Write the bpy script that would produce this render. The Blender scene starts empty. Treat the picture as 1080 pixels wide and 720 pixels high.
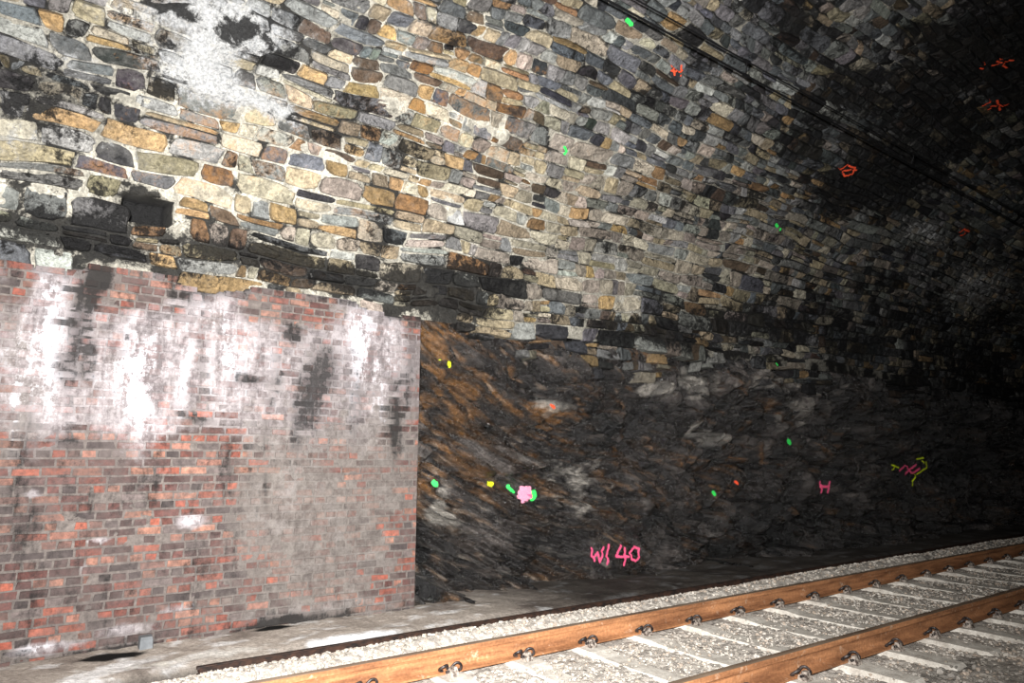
import bpy, numpy as np, math
from mathutils import Vector, Matrix
rng = np.random.default_rng(11)
scene = bpy.context.scene
scene.view_settings.view_transform = 'Standard'

# ------------------------------------------------------------------ camera constants (metres)
TH = math.radians(54.8); PI_ = math.radians(9.7); FPX = 720.0
CAM = np.array([0.0, 0.0, 1.5])
Fv = np.array([-math.sin(TH)*math.cos(PI_), math.cos(TH)*math.cos(PI_), math.sin(PI_)])
Rv = np.array([math.cos(TH), math.sin(TH), 0.0])
Uv = np.cross(Rv, Fv)

# ------------------------------------------------------------------ tunnel profile
XW, ZS, Z0 = -6.6, 3.07, -0.10
CX, EA, EB = -2.2, 4.4, 3.45
L0 = ZS - Z0
_th = np.linspace(0, math.pi, 2001)
_px = CX - EA*np.cos(_th); _pz = ZS + EB*np.sin(_th)
_cs = np.concatenate([[0], np.cumsum(np.hypot(np.diff(_px), np.diff(_pz)))])
ARC = _cs[-1]

def prof(s):
    s = np.asarray(s, float)
    t = np.interp(s - L0, _cs, _th)
    x = CX - EA*np.cos(t); z = ZS + EB*np.sin(t)
    nx = np.cos(t)/EA; nz = -np.sin(t)/EB
    l = np.hypot(nx, nz); nx = nx/l; nz = nz/l
    low = s < L0
    z = np.where(low, Z0 + s, z)
    hi = s > L0 + ARC
    z = np.where(hi, ZS - (s - L0 - ARC), z)
    return x, z, nx, nz

def pixel_to_wall(u, v):
    """image pixel cast through the camera -> (chainage y, girth s) on the lining"""
    d = (u-540)/FPX*Rv + (360-v)/FPX*Uv + Fv  # camera ray through the image pixel
    if d[0] < -1e-6:
        t = XW/d[0]; z = CAM[2] + t*d[2]
        if z < ZS:
            return t*d[1], max(z - Z0, 0.0)
    ox, oz = (0-CX)/EA, (CAM[2]-ZS)/EB
    dx, dz = d[0]/EA, d[2]/EB
    a = dx*dx+dz*dz; b = 2*(ox*dx+oz*dz); c = ox*ox+oz*oz-1
    t = (-b+math.sqrt(b*b-4*a*c))/(2*a)
    x = t*d[0]; z = CAM[2]+t*d[2]
    th = math.atan2((z-ZS)/EB, -(x-CX)/EA)
    return t*d[1], L0 + float(np.interp(th, _th, _cs))

# ------------------------------------------------------------------ numpy noise
def _hash(ix, iy, iz, seed):
    with np.errstate(over='ignore'):
        n = (ix.astype(np.int64)*374761393 + iy.astype(np.int64)*668265263 + iz.astype(np.int64)*1274126177 + seed*987643211) & 0xffffffff
        n = ((n ^ (n >> 13)) * 1274126177) & 0xffffffff
        n = ((n ^ (n >> 16)) * 668265263) & 0xffffffff
        n = n ^ (n >> 15)
    return n.astype(np.float64)/4294967295.0
def vn(x, y, z=0.0, seed=0):
    x, y, z = np.broadcast_arrays(np.asarray(x, float), np.asarray(y, float), np.asarray(z, float))
    ix, iy, iz = np.floor(x), np.floor(y), np.floor(z)
    fx, fy, fz = x-ix, y-iy, z-iz
    fx = fx*fx*(3-2*fx); fy = fy*fy*(3-2*fy); fz = fz*fz*(3-2*fz)
    r = 0
    for a in (0, 1):
        for b in (0, 1):
            for c in (0, 1):
                w = (fx if a else 1-fx)*(fy if b else 1-fy)*(fz if c else 1-fz)
                r = r + w*_hash(ix+a, iy+b, iz+c, seed)
    return r
def fbm(x, y, z=0.0, octv=4, seed=0, gain=0.5):
    r = 0; amp = 1; tot = 0
    for o in range(octv):
        f = 2.03**o
        r = r + amp*vn(np.asarray(x)*f+o*17.3, np.asarray(y)*f+o*5.7, np.asarray(z)*f, seed+o)
        tot += amp; amp *= gain
    return r/tot
def voro(x, y, seed=0):
    ix, iy = np.floor(x), np.floor(y)
    f1 = np.full(x.shape, 9.0); f2 = np.full(x.shape, 9.0)
    cid = np.zeros(x.shape); dx1 = np.zeros(x.shape); dy1 = np.zeros(x.shape)
    zz = np.zeros(x.shape)
    for a in (-1, 0, 1):
        for b in (-1, 0, 1):
            cx, cy = ix+a, iy+b
            px = cx + _hash(cx, cy, zz, seed); py = cy + _hash(cx, cy, zz+1, seed)
            dx, dy = x-px, y-py
            d = np.hypot(dx, dy)
            m = d < f1
            f2 = np.where(m, f1, np.minimum(f2, d))
            f1 = np.where(m, d, f1)
            cid = np.where(m, _hash(cx, cy, zz+2, seed), cid)
            dx1 = np.where(m, dx, dx1); dy1 = np.where(m, dy, dy1)
    return f1, f2, cid, dx1, dy1
def rnd_of(cid, k): 
    return _hash(np.floor(cid*1e6), np.zeros(cid.shape), np.zeros(cid.shape), k)

def lin(c):
    c = np.asarray(c, float)
    return np.where(c <= 0.04045, c/12.92, ((c+0.055)/1.055)**2.4)

# gaussian patches, given as (u,v,ru,rv,w) in image pixels, converted to wall metres
def patches(lst):
    out = []
    for u, v, ru, rv, w in lst:
        y0, s0 = pixel_to_wall(u, v)
        ya, _ = pixel_to_wall(u-ru, v); yb, _ = pixel_to_wall(u+ru, v)
        _, sa = pixel_to_wall(u, v-rv); _, sb = pixel_to_wall(u, v+rv)
        out.append((y0, s0, max(abs(yb-ya)/2, .02), max(abs(sa-sb)/2, .02), w))
    return out
def field(y, s, pl, warp=0.12, seed=50):
    wy = y + (fbm(y*2.2, s*2.2, 0, 3, seed)-.5)*2*warp*1.6
    ws = s + (fbm(y*2.2, s*2.2, 7, 3, seed+9)-.5)*2*warp
    r = np.zeros(np.shape(y))
    for y0, s0, ry, rs, w in pl:
        q = ((wy-y0)/ry)**2 + ((ws-s0)/rs)**2
        r = r + w*np.exp(-q*0.8)
    return r
# broken upper edge of the brick facing
def ragtop(y): return .30*np.clip(fbm(y*1.6, np.asarray(y)*0, 0, 3, 140, .6)-.40, 0, 1)

# ------------------------------------------------------------------ mesh helper
def build(name, V, quads=None, tris=None, attrs=None, mat=None, smooth=True, parent=None):
    me = bpy.data.meshes.new(name)
    V = np.asarray(V, np.float32).reshape(-1, 3)
    me.vertices.add(len(V)); me.vertices.foreach_set('co', V.ravel())
    li = []; ls = []; off = 0
    if quads is not None and len(quads):
        q = np.asarray(quads, np.int32); li.append(q.ravel()); ls.append(off+np.arange(len(q))*4); off += q.size
    if tris is not None and len(tris):
        t = np.asarray(tris, np.int32); li.append(t.ravel()); ls.append(off+np.arange(len(t))*3); off += t.size
    li = np.concatenate(li).astype(np.int32); ls = np.concatenate(ls).astype(np.int32)
    me.loops.add(len(li)); me.loops.foreach_set('vertex_index', li)
    me.polygons.add(len(ls)); me.polygons.foreach_set('loop_start', ls)
    me.polygons.foreach_set('use_smooth', np.full(len(ls), smooth))
    me.update(calc_edges=True)
    for k, a in (attrs or {}).items():
        a = np.asarray(a, np.float32)
        if a.shape[1] == 3: a = np.hstack([a, np.ones((len(a), 1), np.float32)])
        at = me.color_attributes.new(k, 'FLOAT_COLOR', 'POINT')
        at.data.foreach_set('color', a.ravel())
    if mat: me.materials.append(mat)
    ob = bpy.data.objects.new(name, me)
    scene.collection.objects.link(ob)
    if parent: ob.parent = parent
    return ob
def gridfaces(nu, nv):
    i = np.arange(nu-1)[:, None]*nv + np.arange(nv-1)[None, :]
    i = i.ravel()
    return np.stack([i, i+nv, i+nv+1, i+1], 1)

# ------------------------------------------------------------------ material helper
class M:
    def __init__(s, name):
        s.m = bpy.data.materials.new(name); s.m.use_nodes = True
        s.t = s.m.node_tree; s.n = s.t.nodes; s.b = s.n['Principled BSDF']
        s.b.inputs['Roughness'].default_value = 0.85
        s.pos = s.n.new('ShaderNodeNewGeometry').outputs['Position']
    def lk(s, a, b): s.t.links.new(a, b)
    def attr(s, n):
        a = s.n.new('ShaderNodeAttribute'); a.attribute_name = n; return a.outputs['Color']
    def sep(s, c):
        x = s.n.new('ShaderNodeSeparateColor'); s.lk(c, x.inputs[0]); return x.outputs
    def noise(s, scale, detail=6, rough=.55, stretch=None, dist=0):
        v = s.pos
        if stretch:
            mp = s.n.new('ShaderNodeMapping'); mp.inputs['Scale'].default_value = stretch
            s.lk(v, mp.inputs['Vector']); v = mp.outputs[0]
        x = s.n.new('ShaderNodeTexNoise'); s.lk(v, x.inputs['Vector'])
        x.inputs['Scale'].default_value = scale; x.inputs['Detail'].default_value = detail
        x.inputs['Roughness'].default_value = rough; x.inputs['Distortion'].default_value = dist
        return x.outputs['Fac']
    def math(s, op, a, b=None, clamp=False):
        x = s.n.new('ShaderNodeMath'); x.operation = op; x.use_clamp = clamp
        for i, v in enumerate((a, b)):
            if v is None: continue
            if isinstance(v, (int, float)): x.inputs[i].default_value = v
            else: s.lk(v, x.inputs[i])
        return x.outputs[0]
    def thr(s, val, noise, amt, cut, gain, mx=1.0):
        a = s.math('MULTIPLY', s.math('SUBTRACT', noise, .5), amt)
        a = s.math('ADD', val, a)
        a = s.math('MULTIPLY', s.math('SUBTRACT', a, cut), gain, True)
        return s.math('MULTIPLY', a, mx) if mx != 1 else a
    def mr(s, v, a, b, c, d):
        x = s.n.new('ShaderNodeMapRange'); s.lk(v, x.inputs[0])
        for i, q in enumerate((a, b, c, d)): x.inputs[i+1].default_value = q
        return x.outputs[0]
    def mix(s, f, a, b, mode='MIX'):
        x = s.n.new('ShaderNodeMix'); x.data_type = 'RGBA'; x.blend_type = mode
        for sock, v in ((x.inputs[0], f), (x.inputs[6], a), (x.inputs[7], b)):
            if isinstance(v, (int, float)): sock.default_value = v
            elif isinstance(v, tuple): sock.default_value = (*lin(v), 1)
            else: s.lk(v, sock)
        return x.outputs[2]
    def scale(s, c, f):
        x = s.n.new('ShaderNodeVectorMath'); x.operation = 'SCALE'; s.lk(c, x.inputs[0])
        if isinstance(f, (int, float)): x.inputs['Scale'].default_value = f
        else: s.lk(f, x.inputs['Scale'])
        return x.outputs[0]
    def bump(s, h, dist=.01, st=1.0, prev=None):
        x = s.n.new('ShaderNodeBump'); x.inputs['Distance'].default_value = dist
        x.inputs['Strength'].default_value = st; s.lk(h, x.inputs['Height'])
        if prev: s.lk(prev, x.inputs['Normal'])
        return x.outputs[0]
    def out(s, col, normal=None, rough=None, spec=.3, metal=0):
        s.lk(col, s.b.inputs['Base Color']) if not isinstance(col, tuple) else setattr(s.b.inputs['Base Color'], 'default_value', (*lin(col), 1))
        if normal: s.lk(normal, s.b.inputs['Normal'])
        if rough is not None:
            if isinstance(rough, (int, float)): s.b.inputs['Roughness'].default_value = rough
            else: s.lk(rough, s.b.inputs['Roughness'])
        s.b.inputs['Specular IOR Level'].default_value = spec
        s.b.inputs['Metallic'].default_value = metal
        return s.m

# stone of the vault
def stone_mat(name, bumpd):
    k = M(name)
    st = k.sep(k.attr('Stain')); c = k.attr('Col')
    n1 = k.noise(8, 6, .72); n2 = k.noise(10, 6, .78); n3 = k.noise(8, 7, .80, dist=.25); n4 = k.noise(38, 4, .70)
    c = k.scale(c, k.mr(n1, .3, .7, .35, 1.6))
    c = k.scale(c, k.mr(n4, .3, .7, .58, 1.4))
    rust = k.thr(st[2], n1, 2.0, .60, 3, .65)
    c = k.mix(rust, c, (.54, .38, .20))
    c = k.mix(k.thr(st[1], n2, 1.6, .22, 1.4, .42), c, (.57, .56, .54))
    wf = k.thr(st[1], n2, 2.0, .58, 3.0, .80)
    wc = k.mix(k.mr(n4, .35, .65, 0, 1), (.48, .49, .50), (.70, .70, .70))
    c = k.mix(wf, c, wc)
    sf = k.thr(st[0], n3, 3.2, .58, 2.5, .96)
    c = k.mix(sf, c, (.034, .031, .033))
    nb = k.bump(n4, .016, .8); nb = k.bump(n1, bumpd, .9, nb)
    return k.out(c, nb, k.mr(sf, 0, 1, .85, .6), .25)
mat_stone = stone_mat('rubble_stone', .06)
mat_mortar = stone_mat('lime_mortar', .04)

# ------------------------------------------------------------------ stain fields
soot_p = patches([
 (170,60,34,30,.6),(190,95,20,12,.6),(285,60,20,14,.9),(60,25,60,18,.4),(20,90,40,30,.4),(110,95,30,20,.5),(60,120,50,20,.35),
 (158,222,30,22,.9),(20,236,50,12,.8),(85,248,60,11,.9),(235,240,45,12,.7),(240,262,70,10,.85),(330,290,90,14,.8),(120,272,100,10,.7),
 (400,235,18,40,.6),(365,292,18,14,.7),(482,312,36,32,1.3),(440,302,30,16,.8),(600,335,50,14,.65),(690,352,46,20,.85),
 (770,335,50,22,.5),(520,255,22,16,.3),(900,205,65,38,.9),(1050,50,80,80,1.3),(960,165,60,50,.7),(855,150,40,30,.4),
 (1000,380,100,45,.4),(860,320,50,30,.35),(640,75,55,28,.45),(700,120,40,22,.45),(575,30,60,22,.4),(470,40,30,14,.35),(330,30,40,16,.35),(400,150,60,20,.25),
 (840,30,90,30,.65),(930,110,60,36,.7),(560,290,50,10,.4),(735,220,50,24,.4),(780,150,60,20,.4),(740,60,60,24,.35),(820,345,60,18,.5),(250,170,60,14,.25)])
white_p = patches([
 (215,50,42,42,.85),(262,28,45,24,.9),(190,12,50,12,.8),(240,95,55,20,.75),(290,118,26,10,.6),(130,12,30,14,.5),
 (60,60,50,25,.5),(15,150,30,30,.45),(450,15,50,15,.35),(430,260,50,16,.3),(975,245,40,16,.6),(1030,300,50,34,.6),(660,330,30,8,.4),
 (560,150,30,16,.3),(345,150,60,14,.25),(130,165,60,12,.25),(360,60,60,30,.2)])
warm_p = patches([(450,110,110,60,1.0),(330,185,150,50,1.0),(120,200,100,45,1.0),(560,160,80,60,.6),(230,140,60,40,.5),(500,60,90,40,.6),(300,110,50,20,.8),
 (420,270,120,30,.5),(240,275,160,14,.8),(160,20,30,30,.7),(165,75,40,30,1.0),(820,210,90,50,.25)])
cream_p = patches([(640,250,150,50,1.0),(760,290,120,40,.7),(450,290,60,25,.7),(660,170,90,40,.5),(560,240,90,30,.6),(30,200,60,50,.4),(850,260,80,30,.5)])
grey_p = patches([(60,60,110,60,1.2),(380,30,80,40,.7),(640,90,120,60,.9),(800,60,150,70,1.3),(800,160,80,50,.6),(60,150,60,20,.5),(950,250,120,120,1.0)])
hole_y, hole_s = pixel_to_wall(157, 222)

def stains(y, s):
    so = field(y, s, soot_p) + .28 + .16*np.clip((y-5.5)/6, 0, 1)
    so = so + .08*np.exp(-((s-L0-.0)/.40)**2) + .32*np.clip((s-6.4)/2, 0, 1)*np.clip((y-1)/4, 0, 1) + .20*np.clip((y-11)/6, 0, 1)
    so = so + (fbm(y*1.1, s*1.8, 0, 4, 120)-.5)*1.1
    wh = field(y, s, white_p) + .08 + .10*np.exp(-((y-1)/3.0)**2)
    wa = np.clip(field(y, s, warm_p)*.5 + .02, 0, .6)
    return so, wh, wa
def far_tone(y, s):      # general darkening, stronger into the tunnel and at the crown
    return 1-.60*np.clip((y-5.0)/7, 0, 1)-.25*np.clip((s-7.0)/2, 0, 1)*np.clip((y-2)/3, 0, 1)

# ------------------------------------------------------------------ masonry stones
BASEA = np.radians([0, 22, 42, 48, 72, 108, 132, 138, 160, 180, 200, 222, 228, 252, 288, 312, 318, 338]); P = len(BASEA)
cornsets = [(2, 3), (6, 7), (11, 12), (15, 16)]
smax = L0 + 7.8
rows = []
s = L0 - .85
while s < smax:
    h = rng.uniform(.09, .165) if s > L0+1.3 else rng.uniform(.12, .22)
    rows.append((s, s+h)); s += h
def bnd(y, sk): return sk + .14*(vn(y*.45, sk*.8, 0, 5)-.5) + .085*(vn(y*1.9, sk*5.1, 0, 6)-.5)
quad = []
for (a, b) in rows:
    y = -3.0 + rng.uniform(0, .3)
    while y < 42:
        w = (b-a)*rng.uniform(1.0, 1.0+2.5*rng.random()**.8)*(1.0 if y > 2.5 else 1.3)
        if rng.random() < .08: w = (b-a)*rng.uniform(3, 4)
        w = max(w, .10)
        if y > 18: w *= 1.7
        jt = rng.uniform(-.04, .04)
        quad.append([y, y+w, a, b, jt, rng.random()])
        y += w
C = []
for i, (y0, y1, a, b, jt, r) in enumerate(quad):
    jn = quad[i+1][4] if i+1 < len(quad) else 0
    if r < .24 and (b-a) > .115:
        m = rng.uniform(.3, .7)
        C.append((y0, y1, a, b, jt, jn, 0, m)); C.append((y0, y1, a, b, jt, jn, m, 1))
    elif r > .92:
        ym = (y0+y1)/2
        C.append((y0, ym, a, b, jt, 0, 0, 1)); C.append((ym, y1, a, b, 0, jn, 0, 1))
    else:
        C.append((y0, y1, a, b, jt, jn, 0, 1))
C = np.array(C)
cyc = (C[:, 0]+C[:, 1])/2; csc = C[:, 2]*(1-(C[:, 6]+C[:, 7])/2)+C[:, 3]*(C[:, 6]+C[:, 7])/2
keep = ~((np.abs(cyc-hole_y) < .27) & (np.abs(csc-hole_s) < .17))
rag = np.clip(fbm(cyc*.9, cyc*0, 0, 4, 33, .6)-.34, 0, 1)*2.6
lowb = np.where(cyc > 3.55, L0 + .04 - .68*rag, L0-.02-ragtop(cyc))
keep &= csc > lowb
keep &= ~((csc < L0+.15) & (rng.random(len(csc)) < .20))
C = C[keep]; cyc = cyc[keep]; csc = csc[keep]
N = len(C)
ph = BASEA[None, :] + rng.uniform(-.03, .03, (N, P))
ex = rng.uniform(12, 34, (N, 1))
rad = (np.abs(np.cos(ph))**ex + np.abs(np.sin(ph))**ex)**(-1/ex)
cut = np.zeros((N, P))
for (i0, i1) in cornsets:
    cc_ = rng.random(N)**2.6*.28
    cut[:, i0] = cc_; cut[:, i1] = cc_*rng.uniform(.4, 1.0, N)
rad = rad*(1 - cut - rng.uniform(0, .085, (N, P)))
ux = rad*np.cos(ph); us = rad*np.sin(ph)
wid = (C[:, 1]-C[:, 0])[:, None]; hei = ((C[:, 3]-C[:, 2])*(C[:, 7]-C[:, 6]))[:, None]
gap = rng.uniform(.001, .008, (N, 1))
hgt = rng.uniform(.014, .055, (N, 1))
tiltx = rng.normal(0, .015, (N, 1)); tilts = rng.normal(0, .015, (N, 1))
Vs = []
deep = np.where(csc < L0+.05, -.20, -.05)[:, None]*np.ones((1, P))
def ringpos(k, hh, noise):
    fx = np.clip(ux*k, -1, 1)*(1-2*gap/wid); fs = np.clip(us*k, -1, 1)*(1-2*gap/hei)
    t = (fs+1)/2
    fr = C[:, 6][:, None]*(1-t) + C[:, 7][:, None]*t
    yl = C[:, 0][:, None] + C[:, 4][:, None]*(fr*2-1); yr = C[:, 1][:, None] + C[:, 5][:, None]*(fr*2-1)
    yy = yl + (yr-yl)*(fx+1)/2
    lo = bnd(yy, C[:, 2][:, None]); hi = bnd(yy, C[:, 3][:, None])
    ss = lo*(1-fr) + hi*fr
    d = hh + tiltx*fx + tilts*fs
    d = d + noise*(vn(yy*16, ss*16, 0, 21)-.5)
    return yy, ss, d
for k, hm, nz_ in ((1.0, None, 0), (.985, .65, .014), (.92, .98, .026), (.45, 1.02, .04)):
    yy, ss, d = ringpos(k, hgt*hm if hm else deep, nz_)
    Vs.append(np.stack([yy, ss, d], -1))
yy, ss, d = ringpos(0.0, hgt*1.02, .03)
Vs.append(np.stack([yy[:, :1], ss[:, :1], d[:, :1]], -1))
VV = np.concatenate(Vs, 1)
K = VV.shape[1]
Y = VV[..., 0].ravel(); S = VV[..., 1].ravel(); D = VV[..., 2].ravel()
px, pz, nx, nz = prof(S)
def undul(y, s): return .12*(fbm(y*.5, s*.6, 0, 3, 31)-.5)
D2 = D + undul(Y, S)
V = np.stack([px+nx*D2, Y, pz+nz*D2], 1)
j = np.arange(P); jn = (j+1) % P
qs = []
for r in range(3):
    qs.append(np.stack([r*P+j, r*P+jn, (r+1)*P+jn, (r+1)*P+j], 1))
qs = np.concatenate(qs)
ts = np.stack([3*P+j, 3*P+jn, np.full(P, 4*P)], 1)
Q = (np.arange(N)[:, None, None]*K + qs[None]).reshape(-1, 4)
T = (np.arange(N)[:, None, None]*K + ts[None]).reshape(-1, 3)
pal = {'ochre': (.58, .48, .34), 'tan': (.57, .52, .43), 'orange': (.53, .41, .29), 'cream': (.63, .60, .53), 'pink': (.55, .51, .47),
       'grey': (.42, .42, .415), 'blue': (.34, .35, .36), 'dark': (.19, .19, .195), 'brown': (.31, .255, .205), 'light': (.56, .56, .54)}
names = list(pal)
wm = field(cyc, csc, warm_p); cr = field(cyc, csc, cream_p); gr = field(cyc, csc, grey_p)
W = np.stack([.10+.85*wm, .30+1.1*wm+.4*cr, .02+.32*wm, .14+.5*wm+.7*cr, .14+1.3*cr, .46+.9*gr+.30*wm, .20+.8*gr, .16+.45*gr+.10*wm, .10+.32*wm, .20+.3*cr+.3*gr+.25*wm], 1)
W = W/W.sum(1, keepdims=True)
cw = np.cumsum(W, 1); rr = rng.random((N, 1))
idx = (rr > cw).sum(1).clip(0, len(names)-1)
PC = np.array([pal[n] for n in names])[idx]
PC = np.clip(PC*rng.uniform(.80, 1.15, (N, 1)) + rng.normal(0, .006, (N, 3)), .03, .95)
PC = lin(PC)*far_tone(cyc, csc)[:, None]
Col = np.repeat(PC, K, 0)
so, wh, wa = stains(Y, S)
wh = wh + np.tile(np.concatenate([np.full(P, .30), np.full(P, .22), np.full(P, 0.05), np.full(P+1, 0)]), N)*np.clip(1.2-Y/12, .1, 1)
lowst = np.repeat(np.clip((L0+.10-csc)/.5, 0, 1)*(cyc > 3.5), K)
wasub = np.repeat(rng.uniform(-.25, .25, N), K)
sosub = np.repeat(rng.uniform(-.30, .28, N), K)
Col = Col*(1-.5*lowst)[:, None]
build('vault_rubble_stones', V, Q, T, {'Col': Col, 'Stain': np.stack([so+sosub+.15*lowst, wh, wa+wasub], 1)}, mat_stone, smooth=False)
print('stones', N)

# ------------------------------------------------------------------ mortar bed / lining sheet
yg = np.concatenate([np.arange(-3.2, 10, .035), np.geomspace(10, 62, 340)])
sg = np.concatenate([np.arange(L0-.06, L0+8.0, .035), np.linspace(L0+8.05, L0+ARC, 80), L0+ARC+np.linspace(.1, 3.2, 30)])
YG, SG = np.meshgrid(yg, sg, indexing='ij')
so, wh, wa = stains(YG, SG)
whf = field(YG, SG, white_p)
smear = np.clip((fbm(YG*2.6, SG*3.2, 0, 4, 78, .6)-.56)*8, 0, 1)*np.clip(1.3-YG/9, .25, 1)
Dm = undul(YG, SG) - .018 + .012*(fbm(YG*9, SG*9, 0, 3, 77)-.5)*2 + .038*smear + .08*np.clip((whf-.5)*2, 0, 1)
hm = (np.abs(YG-hole_y-.02*(SG-hole_s)) < .20) & (np.abs(SG-hole_s) < .115)
Dm = np.where(hm, -.55, Dm)
so = np.where(hm, 4.0, so)
px, pz, nx, nz = prof(SG)
V = np.stack([px+nx*Dm, YG, pz+nz*Dm], -1).reshape(-1, 3)
mc = lin((.67, .65, .60))
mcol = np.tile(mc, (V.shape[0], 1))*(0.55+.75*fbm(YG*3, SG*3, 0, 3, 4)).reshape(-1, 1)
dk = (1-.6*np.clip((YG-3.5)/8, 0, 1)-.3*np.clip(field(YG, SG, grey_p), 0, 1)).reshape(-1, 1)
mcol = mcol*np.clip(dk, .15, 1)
mcol = np.where(hm.reshape(-1, 1), mcol*.03, mcol)  # shade inside the hole painted near-black
opn = .9*np.clip((fbm(YG*4.5, SG*6, 0, 3, 79)-.47)*5, 0, 1)*(1-smear)      # open joints, their shadow painted in as dark stain
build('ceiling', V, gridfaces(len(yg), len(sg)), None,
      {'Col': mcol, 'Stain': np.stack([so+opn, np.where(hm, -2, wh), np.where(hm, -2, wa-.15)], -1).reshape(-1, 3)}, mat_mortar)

# ------------------------------------------------------------------ brick wall
def brick_mat(name, mortar=False):
    k = M(name)
    st = k.sep(k.attr('Stain')); c = k.attr('Col')
    n1 = k.noise(22, 4, .65); n2 = k.noise(5, 7, .76); n3 = k.noise(2.2, 6, .68, (1, 3.6, .6)); n4 = k.noise(70, 3, .6); n5 = k.noise(12, 6, .77); n6 = k.noise(1.9, 5, .65)
    c = k.scale(c, k.mr(n1, .3, .7, .45, 1.4))
    c = k.mix(k.mr(k.math('ADD', k.math('MULTIPLY', n2, .6), k.math('MULTIPLY', n6, .4)), .38, .60, .08, .76), c, (.33, .30, .29))
    veil = k.thr(st[1], n2, 1.5, .36, 1.8, .80)
    wc = k.mix(k.mr(k.math('MULTIPLY', k.math('ADD', n3, n5), .5), .42, .58, 0, 1), (.38, .355, .36), (.67, .64, .645))
    c = k.mix(veil, c, wc)
    gf = k.thr(st[2], n2, 1.4, .42, 2.2, .74)
    c = k.mix(gf, c, k.mix(k.mr(n5, .35, .65, 0, 1), (.30, .275, .26), (.47, .445, .425)))
    wf = k.thr(k.math('MULTIPLY', st[1], .52), k.math('MULTIPLY', k.math('ADD', n5, n3), .5), 3.4, .66, 3, .8)
    c = k.mix(wf, c, (.80, .79, .81))
    sf = k.thr(st[0], k.math('MULTIPLY', k.math('ADD', n5, n3), .5), 3.8, .5, 1.9, .90)
    c = k.mix(sf, c, (.10, .095, .092))
    nb = k.bump(n4, .005, .6); nb = k.bump(n5, .016, .7, nb)
    return k.out(c, nb, .85, .25)
mat_brick = brick_mat('engineering_brick'); mat_bmort = brick_mat('brick_mortar')
b_red = patches([(60,545,55,50,1.0),(150,600,100,50,.9),(215,500,40,40,.6),(150,312,46,24,1.3),(18,300,24,22,.9),(300,325,48,14,1.4),(368,500,24,10,1.3),
                 (40,610,60,50,.9),(260,625,60,30,.3),(425,585,14,70,.5),(140,470,80,14,.5),(100,650,80,20,.6),(410,550,20,8,1.0),(432,470,8,100,.5),(432,340,10,14,.8),(400,620,30,12,.4)])
b_white = patches([(52,320,12,70,1.2),(60,420,22,60,.55),(150,375,20,60,1.0),(145,440,16,34,.7),(270,385,55,50,.4),(100,572,14,4,2.0),(200,551,14,5,2.0),(50,681,34,6,2.0),
                   (395,380,28,50,.45),(220,320,30,24,.6),(300,450,50,30,.3),(340,640,60,8,.6),(270,550,30,20,.2),(90,600,8,12,1.4),(130,660,30,6,1.0),(30,520,10,4,1.4),(180,640,20,5,1.1),(240,360,8,50,.7),(375,350,7,60,.7),(190,400,7,60,.6),(20,400,8,80,.5),(110,420,6,50,.5)])
b_grey = patches([(330,570,90,85,.75),(290,500,60,50,.5),(22,440,18,100,.6),(150,690,150,12,.4),(10,330,14,60,.4),(410,500,25,60,.4),(210,640,80,16,.4),(380,640,60,30,.4),(200,330,60,60,.2),(390,420,60,60,.35)])
b_dark = patches([(100,335,8,60,1.1),(97,300,12,14,.8),(325,420,18,50,.8),(345,385,14,26,.6),(416,445,8,46,1.0),(262,399,13,6,1.1),(307,352,8,9,1.0),(205,438,14,7,.7),(75,400,8,100,.5),
                  (290,662,24,9,2.0),(118,690,32,8,2.2),(183,320,12,22,.7),(433,390,6,60,.6),(20,490,8,60,.6),(12,300,10,12,.5),(60,462,30,6,.6),(240,480,10,40,.5),(85,330,5,60,.6),(350,648,20,6,.6),
                  (30,560,50,40,.3),(120,520,80,30,.35),(200,590,40,40,.3),(370,430,10,60,.5),(80,640,60,30,.3),(210,370,6,60,.5),(285,430,6,60,.55),(135,330,5,50,.4),(160,500,6,40,.4)])
def bstain(y, s):
    z = s+Z0
    big = (fbm(y*1.1, s*.8, 0, 4, 64)-.5)
    base = .25 + .32/(1+np.exp(-(z-1.6)*5)) + .08*np.clip((y-1.5), 0, 1) + .6*big
    wht = base + field(y, s, b_white, .05, 60) - .7*field(y, s, b_red, .07, 61)
    gre = .24 + field(y, s, b_grey, .1, 62) - .5*field(y, s, b_red, .07, 61) - .5*big
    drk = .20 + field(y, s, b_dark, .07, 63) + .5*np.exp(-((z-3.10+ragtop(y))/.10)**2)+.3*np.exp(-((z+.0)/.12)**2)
    return drk, wht, gre
BY1 = 3.40; BX = XW+.06
bq = np.array([[0,1,2,3],[4,5,1,0],[5,6,2,1],[6,7,3,2],[7,4,0,3]])
ncs = 46
CH = (3.10+.12)/ncs
vb = []; fb = []; cb = []
palb = [(.52,.27,.21),(.58,.32,.25),(.43,.24,.20),(.36,.21,.19),(.27,.19,.18),(.22,.19,.19),(.56,.38,.32),(.42,.31,.28),(.33,.25,.24),(.60,.42,.35),(.38,.34,.33)]
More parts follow.
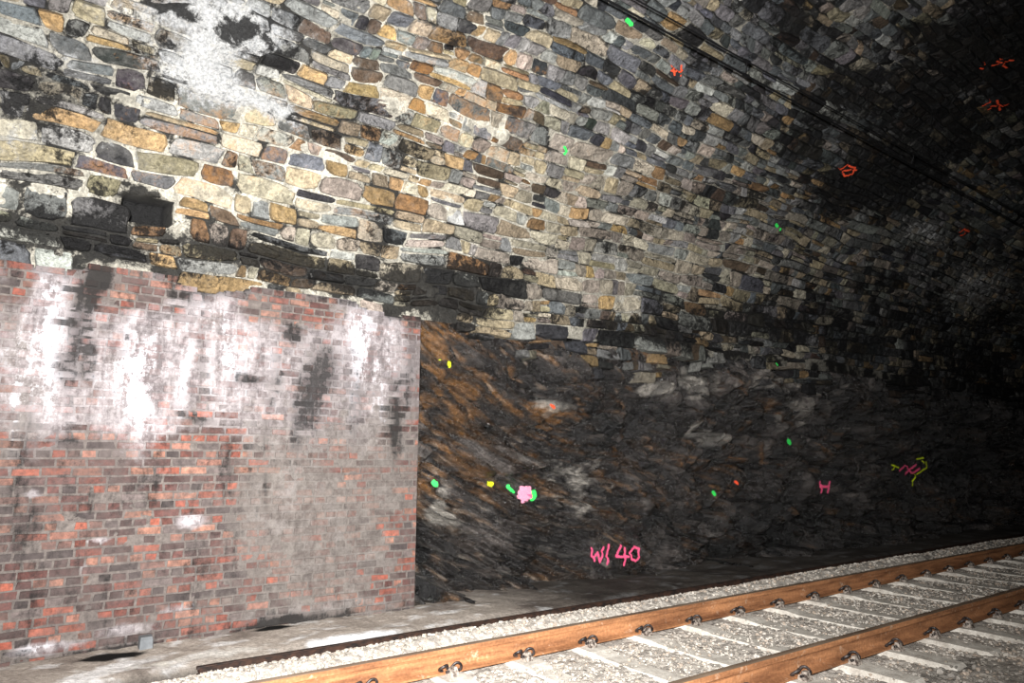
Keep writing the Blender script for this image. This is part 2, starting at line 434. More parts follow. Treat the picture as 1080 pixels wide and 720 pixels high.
for cN in range(ncs):
    z0 = -.12 + cN*CH; z1 = z0+CH
    L = .205 if cN % 2 == 0 else .1025
    if rng.random() < .15: L = .205
    ys = [BY1]
    if L > .2 and cN % 4 >= 2: ys.append(BY1-.1025)
    if L < .2: ys.append(BY1-.051)
    while ys[-1] > -3.2: ys.append(ys[-1]-L*rng.uniform(.92, 1.08))
    for y1, y0 in zip(ys[:-1], ys[1:]):
        if z0 > 2.5 and z0+.03 > 3.09 - float(ragtop((y0+y1)/2)): continue
        g = .0055; pr = .006+rng.uniform(-.005, .005)
        if rng.random() < .03: pr = -.02
        jz = rng.normal(0, .0025, 4); jy = rng.normal(0, .0035, 4)
        a, b, c_, d_ = y0+g, y1-g, z0+g, z1-g
        i0 = len(vb)
        bev = .004
        vb += [(BX+pr, a+bev+jy[0], c_+bev+jz[0]), (BX+pr, b-bev+jy[1], c_+bev+jz[1]), (BX+pr, b-bev+jy[2], d_-bev+jz[2]), (BX+pr, a+bev+jy[3], d_-bev+jz[3]),
               (BX-.03, a, c_), (BX-.03, b, c_), (BX-.03, b, d_), (BX-.03, a, d_)]
        fb += [tuple(q+i0) for q in bq]
        col = np.array(palb[rng.integers(len(palb))])*rng.uniform(.8, 1.12)
        cb += [col]*8
vb = np.array(vb); cb = lin(np.clip(np.array(cb), 0, 1))
wob = .03*(vn(vb[:, 1]*.7, vb[:, 2]*.3, 0, 66)-.5)
vb[:, 2] += wob
dr, wt, ge = bstain(vb[:, 1], vb[:, 2]-Z0)
rb = np.repeat(rng.uniform(-.20, .20, len(vb)//8), 8); rb2 = np.repeat(rng.uniform(-.15, .22, len(vb)//8), 8)
wall = bpy.data.objects.new('wall_left', None); scene.collection.objects.link(wall)
build('brick_facing', vb, np.array(fb), None, {'Col': cb, 'Stain': np.stack([dr+rb2, wt+rb, ge+rb*1.1], 1)}, mat_brick, smooth=False, parent=wall)
yg = np.arange(-3.2, BY1+.001, .03); yg[-1] = BY1-.004; zg = np.arange(-.14, 3.10, .03)
YG, ZG = np.meshgrid(yg, zg, indexing='ij')
dr, wt, ge = bstain(YG, ZG-Z0)
XG = np.full(YG.shape, BX-.001) + .008*(fbm(YG*9, ZG*9, 0, 3, 2)-.45)*2
brk = ZG > 3.10-ragtop(YG)
XG = np.where(brk, XW-.07, XG); dr = np.where(brk, 1.2, dr)
V = np.stack([XG, YG, ZG], -1).reshape(-1, 3)
build('mortar_bed', V, gridfaces(len(yg), len(zg)), None, {'Col': np.tile(lin((.42, .39, .37)), (len(V), 1)), 'Stain': np.stack([dr, wt+.08, ge+.05], -1).reshape(-1, 3)}, mat_bmort, parent=wall)
e = BY1-.004
V = [(BX, e, -.14), (BX-.8, e, -.14), (BX-.8, e, 3.0), (BX, e, 3.0), (XW-.07, -3.2, 3.09), (BX-.8, -3.2, 3.09), (BX-.8, e, 3.09), (XW-.07, e, 3.09)]
build('return_face', V, [[0, 1, 2, 3], [7, 6, 5, 4]], None, {'Col': np.tile(lin((.45, .36, .33)), (8, 1)), 'Stain': np.tile((.3, .2, .3), (8, 1))}, mat_bmort, smooth=False, parent=wall)

# ------------------------------------------------------------------ rock face
yg = [3.41]
while yg[-1] < 44: yg.append(yg[-1] + .0115*max(1, (yg[-1]/5.0)**1.3))
yg = np.array(yg); zg = np.linspace(-.15, 3.06, 280)
YG, ZG = np.meshgrid(yg, zg, indexing='ij')
SG = ZG-Z0
bend = .8*(fbm(YG*.45, ZG*.5, 0, 2, 97)-.5)
ang = math.radians(30)
wy = YG + .25*(fbm(YG*.8, ZG*.8, 0, 3, 90)-.5); wz = ZG + .25*(fbm(YG*.8, ZG*.8, 5, 3, 91)-.5) + bend
q = wz*math.cos(ang)+wy*math.sin(ang); p = wy*math.cos(ang)-wz*math.sin(ang)
stw = np.clip(1.1-(YG-4.4)/3.2+.5*(fbm(YG*.8, ZG, 0, 2, 98)-.5), .0, 1)
big = fbm(YG*.75, ZG*1.0, 0, 3, 92)-.5
def slab(pp, qq, seed, amp_c, amp_t):
    f1, f2, cid, dx, dy = voro(pp, qq, seed)
    return (cid-.5)*amp_c + dx*(rnd_of(cid, 1)-.5)*amp_t + dy*(rnd_of(cid, 2)-.25)*amp_t, np.clip((f2-f1)*6, 0, 1), cid, f1
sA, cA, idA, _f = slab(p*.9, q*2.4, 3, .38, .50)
sB, cB, idB, _f = slab(p*1.6, q*7, 8, .12, .20)
sC, cC, idC, _f = slab(p*4, q*26, 9, .022, .04)
bA, kA, jA, fA = slab(wy*1.6+wz*.5, wz*2.3-wy*.3, 14, .36, .62)
bB, kB, jB, fB = slab(wy*3.8+wz*1, wz*5.2-wy*.8, 15, .13, .24)
def saw(q_, per, seed):
    ph_ = q_*per + 1.6*fbm(p*.8, q_*.6, 0, 3, seed)
    return ph_-np.floor(ph_)
w1 = saw(q, 2.6, 130); w2 = saw(q, 7.0, 131); w3 = saw(q, 20, 132)
a1 = fbm(p*1.2, q*1.5, 0, 2, 133)
fine = fbm(YG*16, ZG*16, 0, 3, 95)-.5
disp = .55*big + stw*(.75*sA+.8*sB) + (.4+.6*stw)*sC + (1-stw)*(bA + .20*(1-fA**2)) + bB*(1.1-stw) + (1-stw)*.08*(1-fB**2) + .045*fine
disp = disp + (.2+.8*stw)*(.32*(w1-.5)*a1*1.5 + .11*(w2-.5) + .03*(w3-.5))
disp = disp - .10*(1-kA)*(1-stw) - .03*(1-cB)*stw - .06*(1-cA)*stw - .14*(1-stw) - .03
flat_p = patches([(652,584,42,20,1.3),(557,521,22,12,1.0),(873,514,14,14,1.0),(962,496,26,20,1.0),(463,510,10,10,.9),(520,509,12,10,.9),(478,383,12,10,.9),(833,466,12,10,.9),(753,520,10,10,.9),(587,428,10,10,.8),(782,509,10,10,.8)])
fl_ = np.clip(sum(w*np.exp(-(((YG-y0)/ry)**2+((SG-s0)/rs)**2)**2) for y0, s0, ry, rs, w in flat_p), 0, 1)
disp = disp*(1-.85*fl_)
foot = .25*np.exp(-((ZG+.1)/.35)**2)*fbm(YG*.9, YG*0, 0, 2, 96)*(1-fl_)
topf = np.clip((ZG-2.55)/.5, 0, 1)
RXg = XW-.06 + np.minimum(disp, .38)*(1-.65*topf) + foot*.6 - .07*topf
RXg = np.where(YG < 3.7, np.minimum(RXg, XW-.03), RXg)
V = np.stack([RXg, YG, ZG], -1).reshape(-1, 3)
r_rust = patches([(470,400,46,46,.6),(450,500,24,50,.8),(520,350,60,10,.5),(585,428,30,8,1.2),(470,450,40,40,.45),(560,400,50,30,.45),(510,500,40,20,.5),(700,380,30,20,.4),(740,490,30,20,.4),(640,400,24,40,.4),(600,460,50,20,.35),(860,480,30,20,.3),(545,370,50,18,.3)])
r_light = patches([(470,548,14,28,1.4),(690,411,16,7,1.7),(735,400,16,20,1.3),(737,458,14,14,1.5),(600,440,45,14,.7),(600,510,45,30,.7),(655,600,45,25,.55),(820,400,26,20,.5),(850,440,50,26,.4),(745,577,14,5,1.0),(880,410,30,16,.4),(770,430,20,26,.5),(570,425,30,7,.7),(660,345,30,6,.5),(540,570,40,30,.3),(480,370,40,20,.3)])
r_dark = patches([(560,600,60,30,.4),(480,340,50,12,.6),(620,370,40,30,.6),(640,440,18,60,.7),(690,480,40,60,.5),(800,560,120,30,.8),(550,490,20,20,.3),(1000,450,100,110,.8),(700,365,110,16,.8),(445,600,12,60,.9),(520,440,24,30,.35)])
ru = field(YG, SG, r_rust, .12, 70); li_ = field(YG, SG, r_light, .06, 71); da = field(YG, SG, r_dark, .15, 72)
c0 = lin((.155, .143, .138)); c1 = lin((.39, .362, .345)); crust = lin((.46, .325, .19)); cb_ = lin((.28, .222, .17)); cl = lin((.63, .605, .57)); cd = lin((.040, .037, .037))
def mixc(c, d, f): f = np.clip(f, 0, 1)[..., None]; return c*(1-f)+d*f
t0 = fbm(YG*1.3, ZG*1.6, 0, 4, 83, .6); t1 = fbm(p*1.4, q*9, 0, 4, 80, .65); t2 = fbm(YG*6, ZG*6, 0, 4, 81, .7); t3 = fbm(p*4, q*30, 0, 3, 82, .65)
face = stw*idA*.5+stw*idB*.5 + (1-stw)*(jA*.55+jB*.45)
col = mixc(np.broadcast_to(c0, YG.shape+(3,)), c1, (t0-.5)*2.5 + (face-.5)*2.4 + (t2-.5)*1.0 + .0)
col = mixc(col, cb_, (t1-.48)*3.5*(.25+.7*stw))
col = mixc(col, crust, (ru*.9 + (t3-.5)*3.4 + (t1-.5)*3.2 - .52)*1.2)
col = mixc(col, cl, (li_*1.2 + (face-.5)*1.2 + (t2-.5)*1.6 - .74)*1.8)
col = mixc(col, cl, ((t3-.65)*6 - .2)*stw*.5)
col = mixc(col, cd, (da + (t0-.5)*2.0 + (t1-.5)*2.0 - .30)*1.4)
col = mixc(col, cd, (1-kA)*(1-stw)*.9); col = mixc(col, cd, (1-cA)*stw*.55); col = mixc(col, cd, (1-kB)*(1-stw)*.6)  # crevice shade painted into the rock colour
col = mixc(col, cd, np.clip((w1-.88)*9, 0, 1)*stw*.8); col = mixc(col, cd, np.clip((w2-.84)*6, 0, 1)*stw*.65)  # shaded side of the strata ledges painted dark
col = mixc(col, cl, np.clip((.12-w1)*6, 0, 1)*stw*.25)  # lit edge of the ledges painted lighter
col = col*(1-.50*np.clip((YG-7.5)/8, 0, 1))[..., None]  # light falloff into the tunnel painted into the rock colour
def rock_mat():
    k = M('wet_shale_rock')
    c = k.attr('Col'); n1 = k.noise(16, 6, .75); n2 = k.noise(75, 4, .65); n3 = k.noise(7, 4, .6)
    c = k.scale(c, k.mr(n1, .3, .7, .35, 1.65)); c = k.scale(c, k.mr(n2, .3, .7, .6, 1.4))
    nb = k.bump(n2, .014, .8); nb = k.bump(n1, .06, 1.0, nb)
    return k.out(c, nb, k.mr(n3, .35, .65, .15, .5), .75)
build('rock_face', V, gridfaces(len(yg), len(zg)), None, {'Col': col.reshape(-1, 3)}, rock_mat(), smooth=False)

# ------------------------------------------------------------------ ground
RX1, RX2 = -4.50, -3.03
def ground_z(x, y):
    n = fbm(x*1.3, y*1.3, 0, 3, 40)-.5
    dirt = .0 + .05*n + .02*(fbm(x*8, y*8, 0, 3, 41)-.5)
    ditch = -.16*np.exp(-((x+5.66)/.10)**2)
    crest = np.exp(-((x+5.20)/.17)**2)*(.09+.03*n)
    bal = -.024 + .02*n
    t = np.clip((x+5.6)/.35, 0, 1)
    right = .06*np.clip((x+2.5)/.5, 0, 1)*(vn(x*1.5, y*1.1, 0, 43)-.35)*2
    return dirt*(1-t)+bal*t + ditch + crest + right
xg = np.concatenate([np.arange(-7.2, -.6, .022), np.linspace(-.55, 2.4, 30)])
yg = [-3.2]
while yg[-1] < 60: yg.append(yg[-1] + (.06 if yg[-1] < 0 else .022*max(1, (yg[-1]/5)**1.5)))
yg = np.array(yg)
YG, XG = np.meshgrid(yg, xg, indexing='ij')
f1, f2, cid, _, _ = voro(XG*24, YG*24, 12)
isb = np.clip((XG+5.55)/.1, 0, 1)
ZG = ground_z(XG, YG) + isb*.018*(cid-.5) - isb*.012*f1
V = np.stack([XG, YG, ZG], -1).reshape(-1, 3)
dn = fbm(XG*2.2, YG*2.2, 0, 4, 44)
gc = mixc(np.broadcast_to(lin((.66, .62, .58)), XG.shape+(3,)), lin((.48, .44, .41)), (dn-.5)*5)
gc = mixc(gc, lin((.86, .85, .84)), (fbm(XG*6, YG*4, 0, 4, 48, .65)-.56)*7)
def gpt(u, v, zz=0.0):
    d = (u-540)/FPX*Rv + (360-v)/FPX*Uv + Fv
    t = (zz-CAM[2])/d[2]; return t*d[0], t*d[1]
for (u, v, r1, r2, c, w) in [(375,672,.15,.45,(.94,.94,.94),1.5),(340,682,.10,.3,(.88,.87,.86),1.1),(235,688,.14,.4,(.80,.78,.75),1.0),(160,700,.1,.3,(.80,.78,.74),.8),(288,664,.07,.16,(.06,.055,.05),2.0),(118,692,.08,.2,(.06,.055,.05),2.0),(430,668,.12,.3,(.48,.41,.34),.8)]:
    gx, gy = gpt(u, v)
    f = w*np.exp(-((XG-gx)/r1)**2-((YG-gy)/r2)**2) + (fbm(XG*9, YG*9, 0, 3, 45)-.5)*.8
    gc = mixc(gc, lin(c), (f-.45)*2.5)
bc = mixc(np.broadcast_to(lin((.76, .73, .69)), XG.shape+(3,)), lin((.57, .54, .51)), (cid-.4)*1.5)
gc = gc*(1-isb[..., None]) + bc*isb[..., None]
gc = mixc(gc, lin((.07, .06, .055)), 1.15*np.exp(-((XG+5.68)/.12)**2))
gc = mixc(gc, lin((.13, .115, .105)), np.clip((YG-4.0)/1.5, 0, .85)*(XG < -5.75))
def darkp(x, y): return np.clip((fbm(x*1.6, y*.9, 0, 4, 46)-.50)*5, 0, .9)*np.clip((x+2.75)/.3, 0, 1)  # black shadow patches on the nearer ballast, painted as dark colour
gc = mixc(gc, lin((.14, .12, .11)), darkp(XG, YG))
def ground_mat():
    k = M('dusty_ballast_ground')
    c = k.attr('Col'); n1 = k.noise(30, 5, .65); n2 = k.noise(110, 3, .6)
    c = k.scale(c, k.mr(n1, .3, .7, .7, 1.25)); c = k.scale(c, k.mr(n2, .3, .7, .8, 1.15))
    nb = k.bump(n2, .006, .7); nb = k.bump(n1, .02, .6, nb)
    return k.out(c, nb, .95, .15)
mat_ground = ground_mat()
build('floor', V, gridfaces(len(yg), len(xg)), None, {'Col': gc.reshape(-1, 3)}, mat_ground, smooth=True)

# ballast stones
SLY = 3.23 - .64*8 + .64*np.arange(75); SLY = SLY[SLY > -2.9]
NB = 40000
bx = rng.uniform(-5.5, -.7, NB); by = .8 + 15*rng.random(NB)**1.35
near = (np.abs(bx-RX1) > .10) & (np.abs(bx-RX2) > .10)
ds = np.min(np.abs(by[:, None]-SLY[None, :]), 1)
slx0, slx1 = (RX1+RX2)/2-1.30, (RX1+RX2)/2+1.30
onsl = (ds < .12) & (bx > slx0) & (bx < slx1)
clipz = onsl & ((np.abs(bx-RX1) < .2) | (np.abs(bx-RX2) < .2))
cover = fbm(bx*3, by*3, 0, 3, 47)
near &= ~(onsl & (rng.random(NB) > np.clip((cover-.45)*5, .06, .8))) & ~clipz
m = near
bx, by = bx[m], by[m]; nb_ = len(bx)
g = (1+5**.5)/2
ico = np.array([(-1,g,0),(1,g,0),(-1,-g,0),(1,-g,0),(0,-1,g),(0,1,g),(0,-1,-g),(0,1,-g),(g,0,-1),(g,0,1),(-g,0,-1),(-g,0,1)])/math.hypot(1, g)
icf = np.array([(0,11,5),(0,5,1),(0,1,7),(0,7,10),(0,10,11),(1,5,9),(5,11,4),(11,10,2),(10,7,6),(7,1,8),(3,9,4),(3,4,2),(3,2,6),(3,6,8),(3,8,9),(4,9,5),(2,4,11),(6,2,10),(8,6,7),(9,8,1)])
rd = rng.uniform(.007, .019, nb_)*np.where(bx < -5.0, 1.35, 1)*np.where((bx > -2.6) & (rng.random(nb_) < .15), 1.8, 1)
sv = ico[None]*rng.uniform(.65, 1.15, (nb_, 12, 1))*rng.uniform(.65, 1.2, (nb_, 1, 3))
aa = rng.uniform(0, 6.28, nb_)
ca, sa = np.cos(aa)[:, None], np.sin(aa)[:, None]
X = sv[..., 0]*ca - sv[..., 1]*sa; Yb = sv[..., 0]*sa + sv[..., 1]*ca; Zb = sv[..., 2]*.75
gz = ground_z(bx, by) + np.where((ds[m] < .12) & (bx > slx0) & (bx < slx1), .022, 0)
V = np.stack([X*rd[:, None]+bx[:, None], Yb*rd[:, None]+by[:, None], Zb*rd[:, None]+gz[:, None]+rd[:, None]*.1], -1).reshape(-1, 3)
bcol = np.array([(.75,.72,.68),(.71,.68,.64),(.78,.75,.71),(.64,.61,.57),(.72,.66,.60)])[rng.integers(0, 5, nb_)]*rng.uniform(.84, 1.05, (nb_, 1))
bl = lin(bcol)*(1-darkp(bx, by)[:, None]*.85)
build('track_ballast', V, None, (np.arange(nb_)[:, None, None]*12+icf[None]).reshape(-1, 3), {'Col': np.repeat(bl, 12, 0)}, mat_ground, smooth=False)

# ------------------------------------------------------------------ rails
def rust_mat():
    k = M('rusty_rail_steel')
    n1 = k.noise(5, 6, .65, (1, .35, 3)); n2 = k.noise(45, 4, .6)
    c = k.mix(k.mr(n1, .35, .65, 0, 1), (.42, .27, .17), (.66, .46, .31))
    c = k.scale(c, k.mr(n2, .3, .7, .75, 1.2))
    c = k.mix(k.thr(k.noise(9, 6, .7), n2, .4, .60, 6, .5), c, (.80, .74, .66))
    return k.out(c, k.bump(n2, .003, .6), .8, .3)
mat_rust = rust_mat()
def head_mat():
    k = M('worn_rail_head'); n = k.noise(6, 5, .6, (1, .2, 1))
    return k.out(k.mix(k.mr(n, .3, .7, 0, 1), (.42, .34, .28), (.62, .54, .46)), None, .38, .5, .35)
mat_head = head_mat()
half = [(.070, .000), (.070, .012), (.030, .024), (.012, .036), (.009, .060), (.009, .100), (.014, .114), (.034, .122), (.036, .150), (.030, .157), (.014, .160)]
prf = half + [(-x, z) for x, z in half[::-1]]
def make_rail(name, xc, z0, y0, y1, mat=mat_rust, sc=1.0, tilt=0):
    n = len(prf); ysg = np.linspace(y0, y1, 60)
    ct, st_ = math.cos(tilt), math.sin(tilt)
    V = []
    for yv in ysg:
        for (x, z) in prf:
            x2, z2 = x*sc, z*sc
            V.append((xc + x2*ct - z2*st_, yv, z0 + x2*st_ + z2*ct))
    i = np.arange(59)[:, None]*n; j = np.arange(n)[None, :]
    a = (i+j).ravel(); b = (i+(j+1) % n).ravel()
    Q = np.stack([a, b, b+n, a+n], 1)
    ob = build(name, V, Q, None, None, mat, smooth=False)
    if mat is mat_rust:
        ob.data.materials.append(mat_head)
        for pidx, p_ in enumerate(ob.data.polygons):
            if pidx % n in (9, 10, 11): p_.material_index = 1
    return ob
make_rail('steel_rail', RX1, .01, -3.2, 58)
make_rail('steel_rail', RX2, .01, -3.2, 58)
kd = M('tarred_old_rail'); nn = kd.noise(14, 6, .6)
mat_dark = kd.out(kd.mix(kd.mr(nn, .35, .65, 0, 1), (.08, .065, .06), (.24, .16, .12)), kd.bump(nn, .01, .6), .7, .3)
make_rail('discarded_rail', -5.64, -.065, 1.2, 30, mat_dark, .85, 1.45)

# sleepers
def conc_mat():
    k = M('dusty_concrete'); n1 = k.noise(9, 6, .7); n2 = k.noise(80, 3, .6)
    c = k.mix(k.mr(n1, .35, .65, 0, 1), (.66, .63, .59), (.86, .84, .80))
    c = k.scale(c, k.mr(n2, .3, .7, .8, 1.1))
    return k.out(c, k.bump(n2, .004, .6), .9, .2)
mat_conc = conc_mat()
secs = [(-1.30, .085, -.02), (-1.27, .10, .0), (-.98, .105, .008), (-.50, .105, .008), (-.38, .09, -.012), (0, .085, -.018), (.38, .09, -.012), (.50, .105, .008), (.98, .105, .008), (1.27, .10, .0), (1.30, .085, -.02)]
V = []
for x, w, zt in secs:
    V += [(x, -w-.03, -.20), (x, -w-.01, zt-.02), (x, -w+.006, zt), (x, w-.006, zt), (x, w+.01, zt-.02), (x, w+.03, -.20)]
Q = []
for i in range(len(secs)-1):
    for j_ in range(6):
        a, b = i*6+j_, i*6+(j_+1) % 6
        Q.append((a, b, b+6, a+6))
me = bpy.data.meshes.new('concrete_sleeper'); e0 = (len(secs)-1)*6
me.from_pydata(V, [], Q+[tuple(range(5, -1, -1)), tuple(range(e0, e0+6))]); me.materials.append(mat_conc)
for yv in SLY:
    ob = bpy.data.objects.new('concrete_sleeper', me); scene.collection.objects.link(ob)
    ob.location = ((RX1+RX2)/2, yv, 0)

# spring clips and cast shoulders
def tube(path, r, n=8):
    path = [Vector(p_) for p_ in path]
    dense = []
    for i in range(len(path)-1):
        p0 = path[max(i-1, 0)]; p1 = path[i]; p2 = path[i+1]; p3 = path[min(i+2, len(path)-1)]
        for k in range(4):
            t = k/4
            dense.append(.5*((2*p1)+(p2-p0)*t+(2*p0-5*p1+4*p2-p3)*t*t+(3*p1-p0-3*p2+p3)*t**3))
    dense.append(path[-1])
    V = []; Q = []
    for i, p_ in enumerate(dense):
        tg = (dense[min(i+1, len(dense)-1)]-dense[max(i-1, 0)]).normalized()
        a = tg.orthogonal().normalized() if i == 0 else (pa - tg*pa.dot(tg)).normalized()
        pa = a; b = tg.cross(a)
        for k in range(n):
            an = 2*math.pi*k/n
            V.append(p_+a*r*math.cos(an)+b*r*math.sin(an))
    for i in range(len(dense)-1):
        for k in range(n):
            Q.append((i*n+k, i*n+(k+1) % n, (i+1)*n+(k+1) % n, (i+1)*n+k))
    return [tuple(v) for v in V], Q
clip_path = [(.115, -.055, .040), (.115, .045, .040), (.105, .072, .052), (.075, .078, .070), (.052, .055, .068), (.050, .015, .040), (.058, -.015, .045), (.085, -.03, .075), (.105, -.062, .078), (.085, -.085, .062), (.055, -.075, .040), (.050, -.045, .030)]
cv, cq = tube(clip_path, .0095)
sv_ = []
sq_ = []
def frustum(x0, x1, y0, y1, z0, z1, t):
    i = len(sv_)
    sv_.extend([(x0, y0, z0), (x1, y0, z0), (x1, y1, z0), (x0, y1, z0), (x0+t, y0+t, z1), (x1-t, y0+t, z1), (x1-t, y1-t, z1), (x0+t, y1-t, z1)])
    sq_.extend([(i, i+1, i+5, i+4), (i+1, i+2, i+6, i+5), (i+2, i+3, i+7, i+6), (i+3, i, i+4, i+7), (i+4, i+5, i+6, i+7)])
frustum(.074, .150, -.035, .035, .0, .035, .006); frustum(.095, .138, -.03, .03, .03, .062, .007)
CV = []; CQ = []; SV = []; SQ = []
for yv in SLY:
    if yv > 40: continue
    for rx in (RX1, RX2):
        for sg_ in (1, -1):
            o = len(CV); CV += [(rx+sg_*x, yv+sg_*y, z) for x, y, z in cv]; CQ += [tuple(i+o for i in f) for f in cq]
            o = len(SV); SV += [(rx+sg_*x, yv+y, z+.005) for x, y, z in sv_]; SQ += [tuple(i+o for i in f) for f in sq_]
kc = M('clip_steel'); nn = kc.noise(40, 4, .6)
mat_clip = kc.out(kc.mix(kc.mr(nn, .4, .6, 0, 1), (.10, .10, .11), (.28, .25, .24)), None, .45, .5, .3)
build('rail_clips', CV, np.array(CQ), None, None, mat_clip)
ks = M('cast_shoulder'); nn = ks.noise(40, 4, .6)
mat_sh = ks.out(ks.mix(ks.mr(nn, .4, .6, 0, 1), (.22, .18, .16), (.62, .58, .54)), None, .6, .4)
build('rail_clip_shoulders', SV, np.array(SQ), None, None, mat_sh, smooth=False)

# ------------------------------------------------------------------ overhead wires
kw = M('soot_black_cable'); mat_wire = kw.out((.03, .03, .035), None, .6, .3)
def wx(x, k, y): return x - k*(min(y, 30)-3.6)
def wire(name, x, k, z, r):
    path = [(wx(x, k, yv), yv, z) for yv in np.linspace(-3, 56, 120)]
    V, Q = tube(path, r, 8)
    return build(name, V, np.array(Q), None, None, mat_wire)
wire('overhead_contact_wire', -3.75, .022, 5.28, .010)
wire('overhead_messenger_wire', -3.745, .017, 5.43, .0075)
V = []; Q = []
for yv in np.arange(5.55, 50, 3.6):
    xa, xb = wx(-3.75, .022, yv), wx(-3.745, .017, yv)
    v, q_ = tube([(xa, yv, 5.28), (xa+.003, yv, 5.33), (xb-.003, yv, 5.38), (xb, yv, 5.43)], .006)
    o = len(V); V += v; Q += [tuple(i+o for i in f) for f in q_]
    for (xx, zz) in ((xa, 5.28), (xb, 5.43)):
        v, q_ = tube([(xx, yv-.04, zz), (xx, yv-.02, zz), (xx, yv+.02, zz), (xx, yv+.04, zz)], .018)
        o = len(V); V += v; Q += [tuple(i+o for i in f) for f in q_]
build('wire_droppers', V, np.array(Q), None, None, mat_wire)

# small concrete block at the wall base
gx, gy = gpt(151, 680, .0)
gx = XW+.16
V = [(-.06, -.05, -.06), (.05, -.05, -.06), (.05, .05, -.06), (-.06, .05, -.06), (-.06, -.045, .09), (.025, -.04, .09), (.025, .04, .09), (-.06, .045, .09), (.045, -.045, .07), (.045, .045, .07)]
me = bpy.data.meshes.new('concrete_block')
me.from_pydata([(a+gx, b+gy, c) for a, b, c in V], [], [(3,2,1,0), (0,1,8,5,4), (2,3,7,6,9), (1,2,9,8), (8,9,6,5), (5,6,7,4), (3,0,4,7)])
kb = M('grey_block'); nn = kb.noise(20, 5, .6)
me.materials.append(kb.out(kb.mix(nn, (.30, .31, .32), (.48, .49, .50)), None, .9))
ob = bpy.data.objects.new('concrete_block', me); scene.collection.objects.link(ob)

# ------------------------------------------------------------------ spray marks, strokes given in image pixels
bpy.context.view_layer.update()
dg = bpy.context.evaluated_depsgraph_get()
def paint_mat(name, c):
    k = M(name); n = k.noise(60, 4, .6)
    cc = k.mix(k.mr(n, .35, .65, 0, .5), c, tuple(v*.7 for v in c))
    return k.out(cc, None, .6, .3)
PM = {'pink': paint_mat('pink_spray', (.98, .38, .55)), 'red': paint_mat('red_orange_spray', (.98, .36, .22)), 'green': paint_mat('green_spray', (.25, .95, .40)),
      'yellow': paint_mat('yellow_spray', (.85, .92, .15)), 'palepink': paint_mat('pale_pink_spray', (.95, .60, .70))}
def mark(strokes, color, wpx):
    V = []; T = []
    for st_ in strokes:
        pts = [pixel_to_wall(*p_) for p_ in st_]
        if len(pts) == 1: pts = pts*2
        seq = []
        for a, b in zip(pts[:-1], pts[1:]):
            L = math.hypot(a[0]-b[0], a[1]-b[1]); n = max(1, int(L/.008))
            for i in range(n+1): seq.append((a[0]+(b[0]-a[0])*i/n, a[1]+(b[1]-a[1])*i/n))
        for (y, s_) in seq:
            x, z, nx_, nz_ = [float(v) for v in prof(s_)]
            dist = math.sqrt(x*x+y*y+(z-1.5)**2); r = wpx*dist/FPX/2
            org = Vector((x+nx_*.9, y+rng.normal(0, .002), z+nz_*.9)); dr_ = Vector((-nx_, 0, -nz_))
            hit, loc, nor, *_r = scene.ray_cast(dg, org, dr_, distance=2.0)
            if not hit: continue
            if nor.dot(dr_) > 0: nor = -nor
            nor = (nor*.4 - dr_).normalized()
            loc = loc + nor*(.012+rng.uniform(0, .003))
            a = nor.orthogonal().normalized(); b = nor.cross(a)
            o = len(V); V.append(loc)
            for k in range(9):
                an = 2*math.pi*k/9; rr_ = r*rng.uniform(.7, 1.2)
                V.append(loc+a*math.cos(an)*rr_+b*math.sin(an)*rr_)
            for k in range(9): T.append((o, o+1+k, o+1+(k+1) % 9))
    if V: build('spray_paint_mark', [tuple(v) for v in V], None, np.array(T), None, PM[color], smooth=False)
# lettering "Wl 40"
mark([[(628,579),(630,592),(634,583),(638,593),(641,578)], [(646,575),(645,595)],
      [(659,576),(655,588),(666,587)], [(664,579),(662,596)], [(673,577),(669,583),(670,590),(675,592),(679,586),(678,579),(673,577)]], 'pink', 2.6)
mark([[(870,508),(870,519)], [(876,508),(876,519)], [(870,513),(876,513)]], 'pink', 2.6)
mark([[(709,69),(711,78)], [(718,69),(716,78)], [(708,74),(718,73)]], 'red', 2.0)
mark([[(885,176),(892,172),(901,176),(898,183),(889,184),(885,176)], [(887,179),(902,178)]], 'red', 1.8)
mark([[(1034,107),(1042,104),(1052,108)], [(1040,111),(1062,106)], [(1050,102),(1053,112)]], 'red', 1.8)
mark([[(1032,66),(1040,66)], [(1045,64),(1068,62)], [(1050,60),(1060,66)]], 'red', 1.6)
mark([[(1010,245),(1016,241),(1022,244)], [(1012,247),(1020,242)]], 'red', 1.6)
mark([[(952,496),(958,491),(964,499),(970,494)], [(956,500),(966,490)]], 'pink', 2.2)
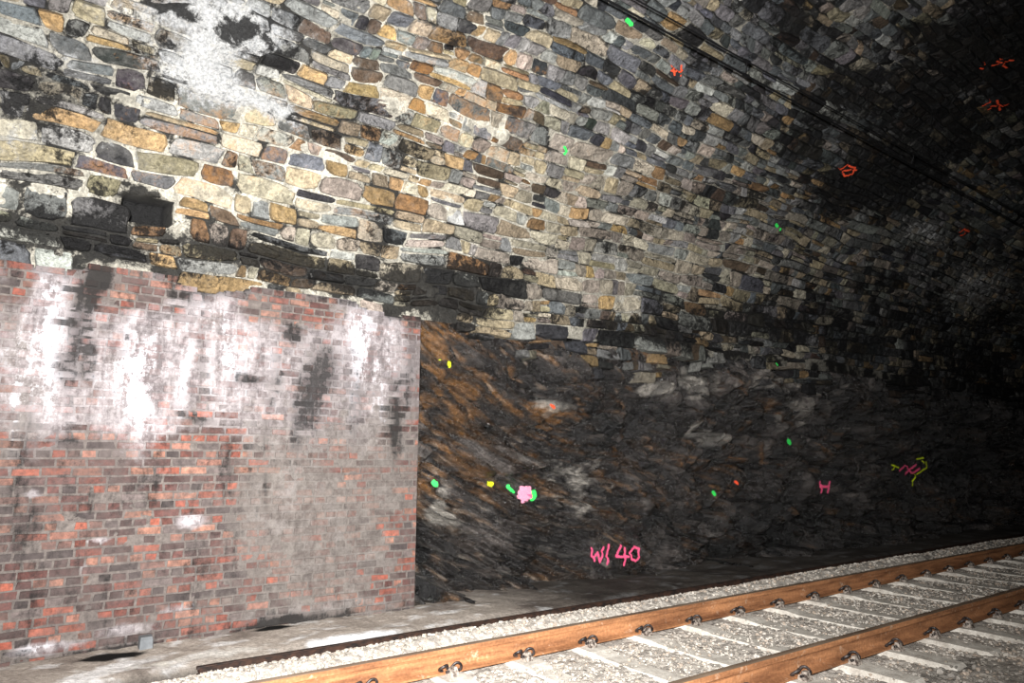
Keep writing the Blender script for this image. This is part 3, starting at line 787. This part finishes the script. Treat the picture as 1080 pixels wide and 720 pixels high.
mark([[(940,490),(950,493)], [(966,484),(972,482),(975,488)], [(968,500),(978,493),(976,487)], [(963,512),(965,498)], [(942,497),(944,492)]], 'yellow', 1.5)
mark([[(979,513),(983,513)]], 'pink', 3)
mark([[(644,634),(650,638),(658,632)], [(648,640),(660,636)]], 'pink', 3)
mark([[(553,515),(562,515)], [(552,519),(563,519)], [(551,524),(564,524)], [(554,528),(562,528)]], 'palepink', 5)
mark([[(558,519),(566,524)]], 'pink', 3)
mark([[(568,519),(568,526)]], 'green', 6); mark([[(544,513),(545,519)]], 'green', 4)
for (u, v, c, w) in [(463,510,'green',6),(520,509,'yellow',7),(478,383,'yellow',5),(833,466,'green',5),(753,520,'green',4),
                     (587,428,'red',4),(782,509,'red',3),(820,385,'green',3),(470,380,'yellow',3)]:
    mark([[(u-1, v-1), (u+1, v+1)]], c, w)
mark([[(594,154),(598,161),(596,163)]], 'green', 2.5)
mark([[(660,19),(665,24)]], 'green', 4)
mark([[(816,235),(821,241)]], 'green', 3)

# ------------------------------------------------------------------ camera, flash, world
cam = bpy.data.cameras.new('camera'); cam.sensor_width = 36; cam.lens = 36*FPX/1080; cam.clip_end = 300
co = bpy.data.objects.new('camera', cam); scene.collection.objects.link(co)
m3 = Matrix((Rv, Uv, -Fv)).transposed()
co.matrix_world = Matrix.Translation(Vector(CAM)) @ m3.to_4x4()
scene.camera = co
fl = bpy.data.lights.new('camera_flash', 'SPOT'); fl.energy = 7300; fl.spot_size = math.radians(114); fl.spot_blend = 1.0; fl.shadow_soft_size = .05
fl.color = (1.0, .99, .975)
fo = bpy.data.objects.new('camera_flash', fl); scene.collection.objects.link(fo)
fo.location = (-.06, -.16, 1.78)
aim = (470-540)/FPX*Rv + (360-370)/FPX*Uv + Fv
fo.rotation_euler = Vector(aim).to_track_quat('-Z', 'Y').to_euler()
w = bpy.data.worlds.new('tunnel_dark'); scene.world = w; w.use_nodes = True
w.node_tree.nodes['Background'].inputs[0].default_value = (.5, .55, .6, 1); w.node_tree.nodes['Background'].inputs[1].default_value = .005
